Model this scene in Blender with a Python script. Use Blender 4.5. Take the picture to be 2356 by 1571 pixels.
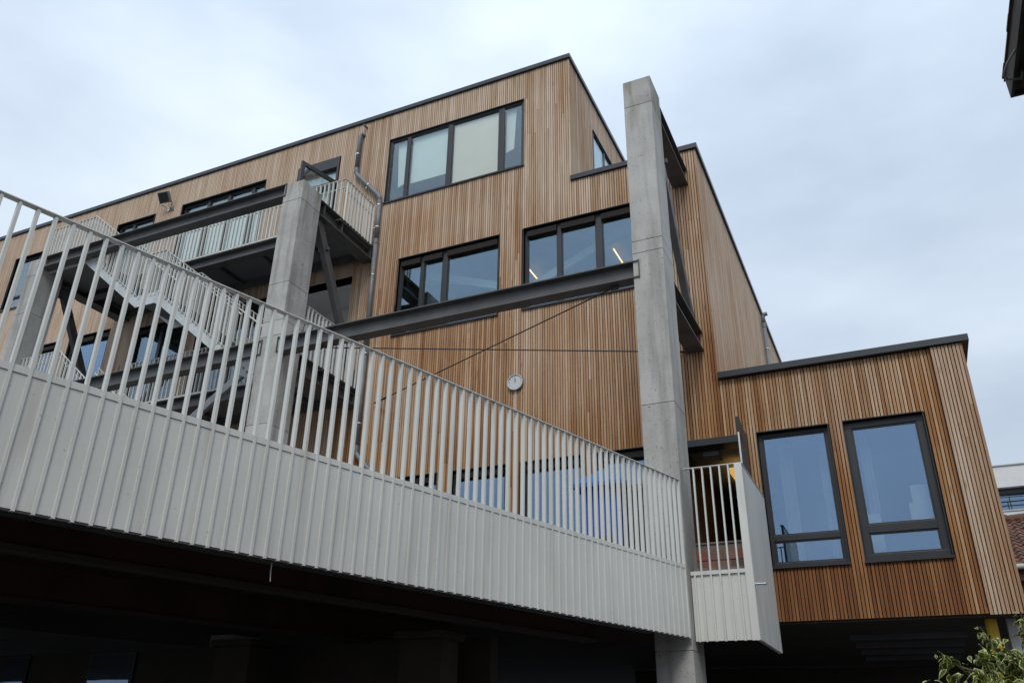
import bpy, math, random
from mathutils import Vector, Matrix
random.seed(7)
R = math.radians
for o in list(bpy.data.objects): bpy.data.objects.remove(o)
SC = bpy.context.scene
COL = SC.collection

# ------------------------------------------------------------------ camera
cam = bpy.data.cameras.new('Camera'); cam.sensor_width = 36.0
cam.lens = 36.0 * 1904.4 / 2356.0
cam.clip_start = 0.05; cam.clip_end = 2000
co = bpy.data.objects.new('Camera', cam); COL.objects.link(co)
YAW, PIT, ROL = R(-25.02236), R(25.97339), R(0.94927)
fw = Vector((math.sin(YAW)*math.cos(PIT), math.cos(YAW)*math.cos(PIT), math.sin(PIT)))
rt = Vector((math.cos(YAW), -math.sin(YAW), 0)); up = rt.cross(fw)
r2 = rt*math.cos(ROL)+up*math.sin(ROL); u2 = -rt*math.sin(ROL)+up*math.cos(ROL)
co.matrix_world = Matrix((r2, u2, -fw)).transposed().to_4x4()     # eye at the origin, 1.6 m above the yard
SC.camera = co
GZ = -1.6

# ------------------------------------------------------------------ light
SUN_DIR = Vector((0.17, -0.62, 0.77)).normalized()               # towards the veiled sun
W = bpy.data.worlds.new('World'); SC.world = W; W.use_nodes = True
nt = W.node_tree; N = nt.nodes; L = nt.links; N.clear()
out = N.new('ShaderNodeOutputWorld'); bg = N.new('ShaderNodeBackground')
sky = N.new('ShaderNodeTexSky'); sky.sky_type = 'NISHITA'; sky.sun_disc = False
sky.sun_elevation = math.asin(SUN_DIR.z); sky.sun_rotation = math.atan2(SUN_DIR.x, SUN_DIR.y)
sky.air_density = 1.2; sky.dust_density = 2.0
tc = N.new('ShaderNodeTexCoord'); sep = N.new('ShaderNodeSeparateXYZ'); L.new(tc.outputs['Generated'], sep.inputs[0])
mr = N.new('ShaderNodeMapRange'); L.new(sep.outputs['Z'], mr.inputs['Value'])
for k, v in (('From Min', 0.0), ('From Max', 1.0), ('To Min', 0.46), ('To Max', 1.06)): mr.inputs[k].default_value = v
mp = N.new('ShaderNodeMapping'); mp.inputs['Scale'].default_value = (1.0, 1.0, 2.4); mp.inputs['Location'].default_value = (0.35, 1.1, 0.2)
L.new(tc.outputs['Generated'], mp.inputs[0])
ns = N.new('ShaderNodeTexNoise'); ns.inputs['Scale'].default_value = 1.9; ns.inputs['Detail'].default_value = 5; ns.inputs['Roughness'].default_value = 0.48
L.new(mp.outputs[0], ns.inputs['Vector'])
mr2 = N.new('ShaderNodeMapRange'); L.new(ns.outputs['Fac'], mr2.inputs['Value'])
for k, v in (('From Min', 0.33), ('From Max', 0.67), ('To Min', 0.82), ('To Max', 1.08)): mr2.inputs[k].default_value = v
nb = N.new('ShaderNodeTexNoise'); nb.inputs['Scale'].default_value = 4.2; nb.inputs['Detail'].default_value = 6; nb.inputs['Roughness'].default_value = 0.55; nb.inputs['Distortion'].default_value = 0.6
L.new(mp.outputs[0], nb.inputs['Vector'])
mr3 = N.new('ShaderNodeMapRange'); L.new(nb.outputs['Fac'], mr3.inputs['Value'])
for k, v in (('From Min', 0.35), ('From Max', 0.65), ('To Min', 0.98), ('To Max', 1.015)): mr3.inputs[k].default_value = v
mul0 = N.new('ShaderNodeMath'); mul0.operation = 'MULTIPLY'; L.new(mr2.outputs[0], mul0.inputs[0]); L.new(mr3.outputs[0], mul0.inputs[1])
mul = N.new('ShaderNodeMath'); mul.operation = 'MULTIPLY'; L.new(mr.outputs[0], mul.inputs[0]); L.new(mul0.outputs[0], mul.inputs[1])
cr = N.new('ShaderNodeValToRGB'); L.new(ns.outputs['Fac'], cr.inputs[0])
cr.color_ramp.elements[0].position = 0.35; cr.color_ramp.elements[0].color = (0.66, 0.785, 0.955, 1)
cr.color_ramp.elements[1].position = 0.66; cr.color_ramp.elements[1].color = (0.79, 0.89, 1.0, 1)
cl = N.new('ShaderNodeVectorMath'); cl.operation = 'SCALE'; L.new(cr.outputs[0], cl.inputs[0]); L.new(mul.outputs[0], cl.inputs['Scale'])
sk = N.new('ShaderNodeVectorMath'); sk.operation = 'SCALE'; L.new(sky.outputs[0], sk.inputs[0]); sk.inputs['Scale'].default_value = 0.10
mx = N.new('ShaderNodeMix'); mx.data_type = 'RGBA'; mx.inputs['Factor'].default_value = 0.88
L.new(sk.outputs[0], mx.inputs[6]); L.new(cl.outputs[0], mx.inputs[7])
L.new(mx.outputs[2], bg.inputs['Color']); bg.inputs['Strength'].default_value = 0.99
L.new(bg.outputs[0], out.inputs['Surface'])
sl = bpy.data.lights.new('Sun', 'SUN'); sl.energy = 1.1; sl.angle = R(20); sl.color = (1.0, 0.95, 0.88)
so = bpy.data.objects.new('Sun', sl); COL.objects.link(so); so.location = (-10, -20, 30)
so.rotation_euler = (-SUN_DIR).to_track_quat('-Z', 'Y').to_euler()
SC.view_settings.view_transform = 'Standard'; SC.view_settings.look = 'None'
SC.view_settings.exposure = 0.48; SC.view_settings.gamma = 1.0; SC.view_settings.use_curve_mapping = False
SC.render.engine = 'CYCLES'; SC.cycles.max_bounces = 8; SC.cycles.transparent_max_bounces = 16; SC.cycles.glossy_bounces = 4

# ------------------------------------------------------------------ materials
MAT = {}
class Nodes:
    def __init__(s, name):
        s.m = bpy.data.materials.new(name); s.m.use_nodes = True; s.t = s.m.node_tree
        s.b = s.t.nodes['Principled BSDF']; s.out = s.t.nodes['Material Output']; MAT[name] = s.m
    def n(s, typ, **kw):
        q = s.t.nodes.new(typ)
        for k, v in kw.items(): setattr(q, k, v)
        return q
    def l(s, a, b): s.t.links.new(a, b)
    def pos(s, scale=(1, 1, 1)):
        g = s.n('ShaderNodeNewGeometry'); m = s.n('ShaderNodeMapping'); m.inputs['Scale'].default_value = scale
        s.l(g.outputs['Position'], m.inputs[0]); return m.outputs[0]
    def noise(s, vec, scale, detail=4, rough=0.55):
        q = s.n('ShaderNodeTexNoise'); q.inputs['Scale'].default_value = scale
        q.inputs['Detail'].default_value = detail; q.inputs['Roughness'].default_value = rough
        s.l(vec, q.inputs['Vector']); return q.outputs['Fac']
    def rng(s, v, a, b, c, d):
        q = s.n('ShaderNodeMapRange'); s.l(v, q.inputs['Value'])
        for k, x in zip(('From Min', 'From Max', 'To Min', 'To Max'), (a, b, c, d)): q.inputs[k].default_value = x
        return q.outputs[0]
    def math(s, op, a, b):
        q = s.n('ShaderNodeMath', operation=op)
        for i, v in enumerate((a, b)):
            if isinstance(v, (int, float)): q.inputs[i].default_value = v
            else: s.l(v, q.inputs[i])
        return q.outputs[0]
    def mix(s, fac, a, b, blend='MIX'):
        q = s.n('ShaderNodeMix', data_type='RGBA', blend_type=blend)
        for i, v in ((0, fac), (6, a), (7, b)):
            if isinstance(v, (int, float)): q.inputs[i].default_value = v
            elif isinstance(v, tuple): q.inputs[i].default_value = (*v, 1)
            else: s.l(v, q.inputs[i])
        return q.outputs[2]
    def ramp(s, v, stops):
        q = s.n('ShaderNodeValToRGB'); s.l(v, q.inputs[0]); e = q.color_ramp.elements
        while len(e) < len(stops): e.new(0.5)
        for el, (p, c) in zip(e, stops): el.position = p; el.color = (*c, 1)
        return q.outputs[0]
    def attr(s, name):
        q = s.n('ShaderNodeAttribute'); q.attribute_name = name; return q.outputs['Fac']
    def color(s, c):
        if isinstance(c, tuple): s.b.inputs['Base Color'].default_value = (*c, 1)
        else: s.l(c, s.b.inputs['Base Color'])
    def bump(s, h, strength=0.2, dist=0.01):
        q = s.n('ShaderNodeBump'); q.inputs['Strength'].default_value = strength; q.inputs['Distance'].default_value = dist
        s.l(h, q.inputs['Height']); s.l(q.outputs[0], s.b.inputs['Normal'])
    def set(s, rough=0.6, metal=0.0, spec=0.5):
        s.b.inputs['Roughness'].default_value = rough; s.b.inputs['Metallic'].default_value = metal
        s.b.inputs['Specular IOR Level'].default_value = spec

def plain(name, c, rough=0.6, metal=0.0, var=0.12, scale=3.0, spec=0.5):
    q = Nodes(name); f = q.noise(q.pos(), scale, 5)
    a = tuple(x*(1-var) for x in c); b = tuple(min(1, x*(1+var)) for x in c)
    q.color(q.mix(q.rng(f, 0.3, 0.7, 0, 1), a, b)); q.set(rough, metal, spec); return q

# larch slats: fresh orange where sheltered, silvered where the rain reaches; every board has its own tone
q = Nodes('wood')
rnd = q.attr('rnd'); wx = q.attr('wx')
g = q.noise(q.pos((70, 70, 1.6)), 1.0, 5, 0.6); st = q.noise(q.pos((5, 5, 0.35)), 1.0, 4, 0.5); bl = q.noise(q.pos((0.55, 0.55, 0.4)), 1.0, 3)
gm = q.n('ShaderNodeNewGeometry'); sp = q.n('ShaderNodeSeparateXYZ'); q.l(gm.outputs['Position'], sp.inputs[0])
zz = q.rng(sp.outputs['Z'], 3.0, 12.0, 0.0, 0.88)
w = q.math('ADD', q.math('ADD', wx, zz), q.math('ADD', q.rng(st, 0.3, 0.7, -0.14, 0.14), q.rng(bl, 0.3, 0.7, -0.28, 0.28)))
w = q.math('ADD', w, q.rng(rnd, 0, 1, -0.13, 0.13))
deep = q.rng(w, -0.55, 0.05, 1.0, 0.0)
cl_ = q.n('ShaderNodeClamp'); q.l(w, cl_.inputs[0]); w = cl_.outputs[0]
fresh = q.ramp(rnd, [(0.0, (0.30, 0.135, 0.050)), (0.35, (0.385, 0.190, 0.073)), (0.7, (0.45, 0.240, 0.098)), (1.0, (0.54, 0.325, 0.155))])
silver = q.ramp(rnd, [(0.0, (0.53, 0.39, 0.27)), (0.5, (0.61, 0.475, 0.355)), (1.0, (0.68, 0.55, 0.435))])
c = q.mix(w, fresh, silver)
c = q.mix(deep, c, q.ramp(rnd, [(0.0, (0.20, 0.080, 0.030)), (1.0, (0.31, 0.135, 0.052))]))
c = q.mix(q.rng(g, 0.42, 0.72, 0.0, 0.5), c, (0.42, 0.32, 0.24), 'MULTIPLY')
sk_ = q.noise(q.pos((22, 22, 0.45)), 1.0, 4, 0.6); sb_ = q.noise(q.pos((0.9, 0.9, 0.5)), 1.0, 2)
sf_ = q.math('MULTIPLY', q.rng(sk_, 0.50, 0.66, 0, 1), q.rng(sb_, 0.40, 0.62, 0.15, 0.85))
c = q.mix(sf_, c, (0.62, 0.42, 0.27), 'MULTIPLY')
kn = q.n('ShaderNodeTexVoronoi'); kn.inputs['Scale'].default_value = 1.0; q.l(q.pos((9, 9, 1.3)), kn.inputs['Vector'])
c = q.mix(q.rng(kn.outputs['Distance'], 0.0, 0.13, 0.75, 0.0), c, (0.14, 0.06, 0.025))
q.color(c); q.set(0.78, 0, 0.3); q.bump(g, 0.25, 0.003)

q = Nodes('white_paint')     # grey-white powder coat with a little grime running down
f = q.noise(q.pos((9, 9, 0.5)), 1.0, 5); f2 = q.noise(q.pos(), 1.3, 4)
c = q.mix(q.rng(f2, 0.3, 0.7, 0, 1), (0.63, 0.645, 0.605), (0.71, 0.72, 0.68))
c = q.mix(q.rng(f, 0.52, 0.74, 0, 0.5), c, (0.40, 0.385, 0.32))
f3 = q.noise(q.pos(), 28.0, 2); c = q.mix(q.rng(f3, 0.70, 0.78, 0, 0.5), c, (0.24, 0.23, 0.19))
q.color(c); q.set(0.42, 0, 0.4)

q = Nodes('galvanised'); v = q.n('ShaderNodeTexVoronoi'); v.inputs['Scale'].default_value = 45; q.l(q.pos(), v.inputs['Vector'])
f = q.noise(q.pos(), 4, 4); c = q.mix(q.rng(f, 0.3, 0.7, 0, 1), (0.44, 0.47, 0.47), (0.58, 0.61, 0.60))
q.color(q.mix(0.25, c, v.outputs['Color'], 'SOFT_LIGHT')); q.set(0.45, 0.25)
plain('steel_dark', (0.085, 0.086, 0.086), 0.5, 0.0, 0.25, 2.5)
plain('frame_dark', (0.027, 0.029, 0.032), 0.38, 0.0, 0.15)
plain('coping_dark', (0.030, 0.035, 0.041), 0.35, 0.0, 0.15)
plain('membrane', (0.018, 0.013, 0.011), 0.9)
plain('zinc', (0.16, 0.175, 0.19), 0.5, 0.1, 0.15, 6)
plain('chrome', (0.72, 0.73, 0.74), 0.18, 1.0, 0.03)
plain('rim_steel', (0.55, 0.56, 0.56), 0.35, 0.6, 0.03)
plain('blind', (0.86, 0.89, 0.82), 0.9, 0, 0.04)
plain('blind_cream', (0.96, 0.80, 0.62), 0.9, 0, 0.04)
plain('interior', (0.34, 0.33, 0.31), 0.9)
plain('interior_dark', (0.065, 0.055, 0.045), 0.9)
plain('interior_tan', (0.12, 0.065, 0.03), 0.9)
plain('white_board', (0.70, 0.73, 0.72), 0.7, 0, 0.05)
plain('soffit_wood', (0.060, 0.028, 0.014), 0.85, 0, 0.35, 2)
plain('soffit_panel', (0.13, 0.14, 0.145), 0.6, 0, 0.12, 2)
plain('blue_paint', (0.012, 0.075, 0.36), 0.45, 0, 0.1)
plain('blue_light', (0.06, 0.22, 0.58), 0.4, 0, 0.1)
plain('yellow_paint', (0.70, 0.44, 0.02), 0.45, 0, 0.08)
plain('grey_post', (0.42, 0.44, 0.44), 0.5, 0, 0.08)
plain('render_white', (0.72, 0.73, 0.73), 0.85, 0, 0.05)
plain('render_grey', (0.42, 0.41, 0.39), 0.85, 0, 0.10)
plain('eave_wood', (0.065, 0.06, 0.05), 0.85, 0, 0.4, 5)
plain('cable_grey', (0.22, 0.23, 0.20), 0.6)
plain('rod', (0.045, 0.040, 0.040), 0.5, 0.3)
plain('print_black', (0.03, 0.03, 0.03), 0.6)
plain('clock_face', (0.58, 0.60, 0.60), 0.35, 0, 0.04)
plain('mortar', (0.16, 0.13, 0.11), 0.9)
plain('tarmac', (0.055, 0.055, 0.056), 0.9, 0, 0.3, 6)
plain('terrace_floor', (0.20, 0.19, 0.18), 0.9, 0, 0.15, 2)
plain('bark', (0.10, 0.075, 0.05), 0.9, 0, 0.3, 10)
plain('cord_white', (0.75, 0.75, 0.72), 0.6)

q = Nodes('concrete')
rnd = q.attr('rnd'); f = q.noise(q.pos(), 1.6, 6, 0.6); f2 = q.noise(q.pos((6, 6, 0.5)), 1.0, 5); f3 = q.noise(q.pos(), 30, 3)
c = q.mix(q.rng(f, 0.3, 0.7, 0, 1), (0.29, 0.288, 0.268), (0.49, 0.488, 0.46))
c = q.mix(q.rng(rnd, 0, 1, 0.05, 0.5), c, (0.57, 0.565, 0.54))
c = q.mix(q.rng(f2, 0.50, 0.70, 0, 0.6), c, (0.20, 0.195, 0.17))
c = q.mix(q.rng(f3, 0.62, 0.70, 0, 0.75), c, (0.10, 0.10, 0.09))
gm = q.n('ShaderNodeNewGeometry'); sp = q.n('ShaderNodeSeparateXYZ'); q.l(gm.outputs['Position'], sp.inputs[0])
ms = q.math('MULTIPLY', q.rng(sp.outputs['Z'], 8.6, 10.0, 0, 1), q.rng(q.noise(q.pos((4, 4, 0.7)), 1.3, 4), 0.50, 0.68, 0, 0.7))
c = q.mix(ms, c, (0.115, 0.115, 0.035))
q.color(c); q.set(0.85, 0, 0.3); q.bump(q.math('ADD', f3, q.math('MULTIPLY', f, 0.6)), 0.3, 0.006)

q = Nodes('brick'); rnd = q.n('ShaderNodeObjectInfo').outputs['Random']; f = q.noise(q.pos(), 14, 4)
c = q.ramp(rnd, [(0.0, (0.13, 0.075, 0.055)), (0.4, (0.22, 0.13, 0.10)), (0.7, (0.28, 0.075, 0.045)), (1.0, (0.24, 0.17, 0.14))])
q.color(q.mix(q.rng(f, 0.4, 0.7, 0, 0.5), c, (0.12, 0.09, 0.08))); q.set(0.9); q.bump(f, 0.4, 0.01)
q = Nodes('tile'); rnd = q.n('ShaderNodeObjectInfo').outputs['Random']; f = q.noise(q.pos(), 9, 4)
c = q.ramp(rnd, [(0.0, (0.095, 0.046, 0.032)), (0.6, (0.15, 0.066, 0.043)), (1.0, (0.20, 0.095, 0.055))])
q.color(q.mix(q.rng(f, 0.45, 0.7, 0, 0.6), c, (0.06, 0.055, 0.045))); q.set(0.85)
q = Nodes('leaf'); ed = q.attr('edge'); rnd = q.n('ShaderNodeObjectInfo').outputs['Random']
f = q.noise(q.pos(), 40, 3)
e = q.math('ADD', ed, q.rng(f, 0.3, 0.7, -0.42, 0.42))
gr = q.ramp(rnd, [(0.0, (0.045, 0.10, 0.014)), (0.6, (0.10, 0.17, 0.025)), (1.0, (0.24, 0.27, 0.035))])
ye = q.ramp(rnd, [(0.0, (0.62, 0.62, 0.20)), (0.6, (0.70, 0.68, 0.28)), (1.0, (0.70, 0.60, 0.08))])
q.color(q.mix(q.rng(e, 0.36, 0.58, 0, 1), gr, ye)); q.set(0.45, 0, 0.4)
q.b.inputs['Transmission Weight'].default_value = 0.0

def glass(name, tint, base):
    q = Nodes(name); t = q.t; t.nodes.remove(q.b)
    tr = q.n('ShaderNodeBsdfTransparent'); tr.inputs[0].default_value = (0.90, 0.94, 0.93, 1)
    gl = q.n('ShaderNodeBsdfGlossy'); gl.inputs['Color'].default_value = (*tint, 1); gl.inputs['Roughness'].default_value = 0.0
    w = q.n('ShaderNodeLayerWeight'); w.inputs['Blend'].default_value = 0.5
    bp = q.n('ShaderNodeBump'); bp.inputs['Strength'].default_value = 0.03; bp.inputs['Distance'].default_value = 0.02
    q.l(q.noise(q.pos(), 1.1, 2), bp.inputs['Height']); q.l(bp.outputs[0], gl.inputs['Normal'])
    fac = q.math('ADD', base, q.math('MULTIPLY', q.math('POWER', w.outputs['Facing'], 3.0), 0.6))
    mxs = q.n('ShaderNodeMixShader'); q.l(fac, mxs.inputs[0]); q.l(tr.outputs[0], mxs.inputs[1]); q.l(gl.outputs[0], mxs.inputs[2])
    q.l(mxs.outputs[0], q.out.inputs[0])
glass('glass', (0.42, 0.58, 0.82), 0.34)
glass('glass_teal', (0.44, 0.60, 0.74), 0.26)
glass('glass_dim', (0.50, 0.66, 0.85), 0.18)
glass('glass_pale', (0.80, 0.92, 1.0), 0.12)
def emit(name, c, s):
    q = Nodes(name); q.color((0.6, 0.6, 0.6)); q.b.inputs['Emission Color'].default_value = (*c, 1); q.b.inputs['Emission Strength'].default_value = s
emit('lamp_glow', (1.0, 0.58, 0.22), 3.2)
emit('lamp_yellow', (1.0, 0.60, 0.15), 0.45)

# ------------------------------------------------------------------ mesh helpers
class MB:
    def __init__(s): s.v = []; s.f = []; s.a = {}
    def quadbox(s, P):                       # 8 corners: bottom loop then top loop
        k = len(s.v); s.v += [tuple(p) for p in P]
        s.f += [tuple(k+i for i in q) for q in ((3, 2, 1, 0), (4, 5, 6, 7), (0, 1, 5, 4), (1, 2, 6, 5), (2, 3, 7, 6), (3, 0, 4, 7))]
        return s
    def box(s, x0, x1, y0, y1, z0, z1, **at):
        s.quadbox([(x0, y0, z0), (x1, y0, z0), (x1, y1, z0), (x0, y1, z0), (x0, y0, z1), (x1, y0, z1), (x1, y1, z1), (x0, y1, z1)])
        for k, v in at.items(): s.a.setdefault(k, []).extend([v]*6)
        return s
    def obox(s, c, u, v, w):                 # centre and three half-vectors
        c, u, v, w = Vector(c), Vector(u), Vector(v), Vector(w)
        return s.quadbox([c-u-v-w, c+u-v-w, c+u+v-w, c-u+v-w, c-u-v+w, c+u-v+w, c+u+v+w, c-u+v+w])
    def prism(s, poly, ext):                 # closed polygon of 3-D points, extruded along ext
        e = Vector(ext); n = len(poly); k = len(s.v)
        s.v += [tuple(p) for p in poly] + [tuple(Vector(p)+e) for p in poly]
        s.f.append(tuple(range(k+n-1, k-1, -1))); s.f.append(tuple(range(k+n, k+2*n)))
        for i in range(n): j = (i+1) % n; s.f.append((k+i, k+j, k+n+j, k+n+i))
        return s
    def tube(s, path, r, n=10, caps=True):
        k = len(s.v); P = [Vector(p) for p in path]
        for i, p in enumerate(P):
            d = ((P[i]-P[i-1]).normalized() if i else Vector()) + ((P[i+1]-P[i]).normalized() if i < len(P)-1 else Vector())
            d.normalize(); a = d.cross(Vector((0.13, 0.9, 0.41))).normalized(); b = d.cross(a)
            rr = r[i] if isinstance(r, (list, tuple)) else r
            for j in range(n):
                t = 2*math.pi*j/n; s.v.append(tuple(p+a*rr*math.cos(t)+b*rr*math.sin(t)))
        for i in range(len(P)-1):
            for j in range(n):
                j2 = (j+1) % n; s.f.append((k+i*n+j, k+i*n+j2, k+(i+1)*n+j2, k+(i+1)*n+j))
        if caps: s.f.append(tuple(range(k+n-1, k-1, -1))); s.f.append(tuple(k+(len(P)-1)*n+j for j in range(n)))
        return s
    def mesh(s, name):
        me = bpy.data.meshes.new(name); me.from_pydata(s.v, [], s.f)
        for k, vals in s.a.items():
            if len(vals) == len(s.f):
                at = me.attributes.new(k, 'FLOAT', 'FACE'); at.data.foreach_set('value', vals)
        me.update(); return me

INV = {}
def thing(name, label, cat, loc, group=None):
    o = bpy.data.objects.new(name, None); COL.objects.link(o); o.location = loc; o.empty_display_size = 0.2
    o['label'] = label; o['category'] = cat
    if group: o['group'] = group
    INV[o.name] = Matrix.Translation(-Vector(loc)); return o
def put(name, me, mat, parent=None, loc=(0, 0, 0), rot=None, smooth=False, bevel=0):
    if isinstance(me, MB): me = me.mesh(name)
    if mat and not me.materials: me.materials.append(MAT[mat])
    if smooth:
        for p in me.polygons: p.use_smooth = True
    o = bpy.data.objects.new(name, me); COL.objects.link(o); o.location = loc
    if rot: o.rotation_euler = rot
    if parent:
        o.parent = parent
        if parent.name in INV: o.matrix_parent_inverse = INV[parent.name]
    if bevel:
        b = o.modifiers.new('bevel', 'BEVEL'); b.width = bevel; b.segments = 2; b.limit_method = 'ANGLE'
    return o
def single(name, me, mat, label, cat, group=None, **kw):
    o = put(name, me, mat, **kw); o['label'] = label; o['category'] = cat
    if group: o['group'] = group
    return o
def struct(name, me, mat):
    o = put(name, me, mat); o['kind'] = 'structure'; return o

# ------------------------------------------------------------------ ground
m = MB(); m.v = [(-600, -600, GZ), (600, -600, GZ), (600, 600, GZ), (-600, 600, GZ)]; m.f = [(0, 1, 2, 3)]
struct('ground', m, 'tarmac')

# ------------------------------------------------------------------ the timber building
FY = 13.0                      # front of the slats
XT, XM, XW = -4.80, -2.24, 1.41   # right ends of tall block, middle block, wing
ZB = 1.66
ZT, ZM, ZW = 13.76, 10.41, 5.545
bld = thing('timber_clad_building', 'large school building clad in vertical larch slats with dark framed windows', 'building', (-10, 16, GZ))
OPEN = dict(
    W1=(-9.37, -5.87, 11.15, 12.97), W2L=(-8.84, -6.40, 7.65, 9.51), W2R=(-5.85, -3.35, 7.65, 9.51),
    L1=(-8.75, -7.57, 2.15, 4.54), L2=(-7.27, -6.15, 2.15, 4.54), L3=(-5.86, -4.69, 2.15, 4.54), L4=(-4.41, -3.25, 2.15, 4.54),
    DR=(-2.95, -1.885, 2.05, 4.54), LW=(-1.73, -0.655, 2.44, 4.54), RW=(-0.43, 0.685, 2.44, 4.55),
    UD=(-12.07, -10.81, 10.0, 12.96), U2=(-15.92, -13.09, 10.30, 12.93), U1=(-18.30, -16.91, 10.9, 12.92), U0=(-22.45, -21.05, 11.05, 12.81),
    M0=(-21.0, -19.52, 7.6, 9.52), M1=(-19.03, -17.54, 7.0, 9.52), M2=(-16.62, -14.95, 6.7, 9.32), M3=(-14.45, -12.4, 6.7, 9.32), RC=(-12.0, -10.04, 6.5, 9.39))
def cut(lo, hi, holes):
    iv = [(lo, hi)]
    for a, b in holes:
        nx = []
        for s, e in iv:
            if b <= s or a >= e: nx.append((s, e)); continue
            if a > s: nx.append((s, a))
            if b < e: nx.append((b, e))
        iv = nx
    return iv
def top_at(x): return ZT if x < XT else (ZM if x < XM else ZW)

# backing wall with real openings
m = MB(); xs = sorted({-28.0, XT-0.045, XM-0.045, XW-0.05} | {v for o in OPEN.values() for v in o[:2]})
for a, b in zip(xs, xs[1:]):
    c = (a+b)/2
    for z0, z1 in cut(ZB+0.03, top_at(c+0.045), [o[2:] for o in OPEN.values() if o[0] < c < o[1]]):
        m.box(a, b, FY+0.040, FY+0.33, z0, z1)
put('wall', m, 'membrane', bld)
m = MB(); m.box(XT-0.33, XT-0.040, FY+0.34, 18.5, 9.9, ZT); put('wall', m, 'membrane', bld)
m = MB(); m.box(XM-0.33, XM-0.040, FY+0.34, 34, ZW-0.3, ZM); put('wall', m, 'membrane', bld)
m = MB(); m.box(XW-0.34, XW-0.05, FY+0.34, 24, ZB+0.02, ZW); put('wall', m, 'membrane', bld)
m = MB(); m.box(-28, XM-0.34, 25.7, 26, 1.7, ZM-0.1); m.box(XM, XW-0.34, 23.6, 23.9, 1.7, ZW-0.1); m.box(-28, XT-0.34, 18.2, 18.5, ZM, ZT-0.1); put('rear_wall', m, 'interior', bld)
m = MB(); m.box(-28, XT-0.06, FY+0.06, 18.5, ZT-0.12, ZT); put('roof', m, 'coping_dark', bld)
m = MB(); m.box(XT-0.05, XM-0.06, FY+0.06, 34, ZM-0.12, ZM); put('roof', m, 'coping_dark', bld)
m = MB(); m.box(XM-0.05, XW-0.06, FY+0.06, 24, ZW-0.12, ZW); put('roof', m, 'coping_dark', bld)
for z0, z1 in ((9.62, 9.95), (6.1, 6.45)):
    m = MB(); m.box(-27.9, XM-0.35, FY+0.34, 25.6, z0, z1); put('floor_slab', m, 'interior', bld)
m = MB(); m.box(-27.9, XW-0.05, FY+0.045, 25.6, ZB, 2.0); put('floor_slab', m, 'interior_dark', bld)
for x in (-6.9, -9.6, -13, -17, -21):
    m = MB(); m.box(x-0.07, x+0.07, FY+(3.0 if x > -8 else 0.6), 17.3, 2.02, 13.5); put('partition_wall', m, 'interior', bld)
m = MB(); m.box(-27.9, XT-0.4, 17.4, 17.55, 6.46, 13.5); m.box(XT-0.39, XM-0.4, 17.4, 17.55, 6.46, 9.6); put('partition_wall', m, 'interior', bld)
m = MB(); m.box(-27.9, XW-0.4, 17.2, 17.35, 2.02, 5.3); put('partition_wall', m, 'interior_dark', bld)

# slats
PITCH, SW = 0.050, 0.0375
pieces = []                   # (x0,x1,y0,y1,z0,z1,rnd,wx,score)
def wx_front(x, z1, z0):
    v = random.uniform(-0.05, 0.10)
    if x > 0.96: return v+0.60
    if x > XM:
        return v - 0.02 - (0.55 if z1 < 2.5 else 0.0)
    if x < -10.2: v += 0.36
    if z0 > 12.8: v += 0.25
    if z1 < 11.2 and x > -9.4: v -= 0.05
    return v
i = 0; x = XW-SW
while x > -27.9:
    xc = x+SW/2
    holes = [o[2:] for o in OPEN.values() if o[0]-0.01 < xc < o[1]+0.01]
    off = -0.045 if xc > 0.96 else 0.0
    bot = ZB-0.02 if xc > 0.96 else ZB
    for z0, z1 in cut(bot, top_at(xc)-0.01, holes):
        cuts = [z0]
        zc = z0 + random.choice((2.44, 3.05, 3.66, 4.27)) + (random.random()<.12)*random.uniform(-1,1)
        while zc < z1-0.7: cuts.append(zc); zc += random.choice((3.05, 3.66, 4.27))
        cuts.append(z1)
        for a, b in zip(cuts, cuts[1:]):
            d = math.sqrt(xc*xc+FY*FY+((a+b)/2)**2)
            vis = 1.0
            if 1.2 < b < 4.4 and xc < -4.2: vis = 0.2
            pieces.append((x, x+SW+random.uniform(-0.0015, 0.0015), FY+off+random.uniform(0, 0.004), FY+0.024+off, a+0.001, b-0.001, random.random(), wx_front(xc, z1, z0), (b-a)*vis/(d*d)))
    x -= PITCH
order = sorted(range(len(pieces)), key=lambda k: -pieces[k][8])
indiv = set(order[:300])
stuff = MB()
for k, p in enumerate(pieces):
    if k in indiv:
        m = MB(); m.box(*p[:6], rnd=p[6], wx=p[7]); put('slat', m, 'wood', bld)
    else: stuff.box(*p[:6], rnd=p[6], wx=p[7])
o = put('slat_cladding', stuff, 'wood', bld); o['kind'] = 'stuff'
# battens behind the slats
m = MB(); z = 2.0
while z < 13.6:
    for a, b in cut(-27.8, XT if z > ZM else (XM if z > ZW else XW-0.05), [(o[0]-0.02, o[1]+0.02) for o in OPEN.values() if o[2]-0.05 < z < o[3]+0.05]):
        m.box(a, b, FY+0.0241, FY+0.0405, z-0.02, z+0.02)
    z += 0.61
put('batten_rows', m, 'membrane', bld)['kind'] = 'stuff'
m = MB(); m.box(0.955, XW-0.01, FY-0.019, FY-0.002, ZB+0.1, ZW-0.05); put('corner_batten', m, 'membrane', bld)
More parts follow.
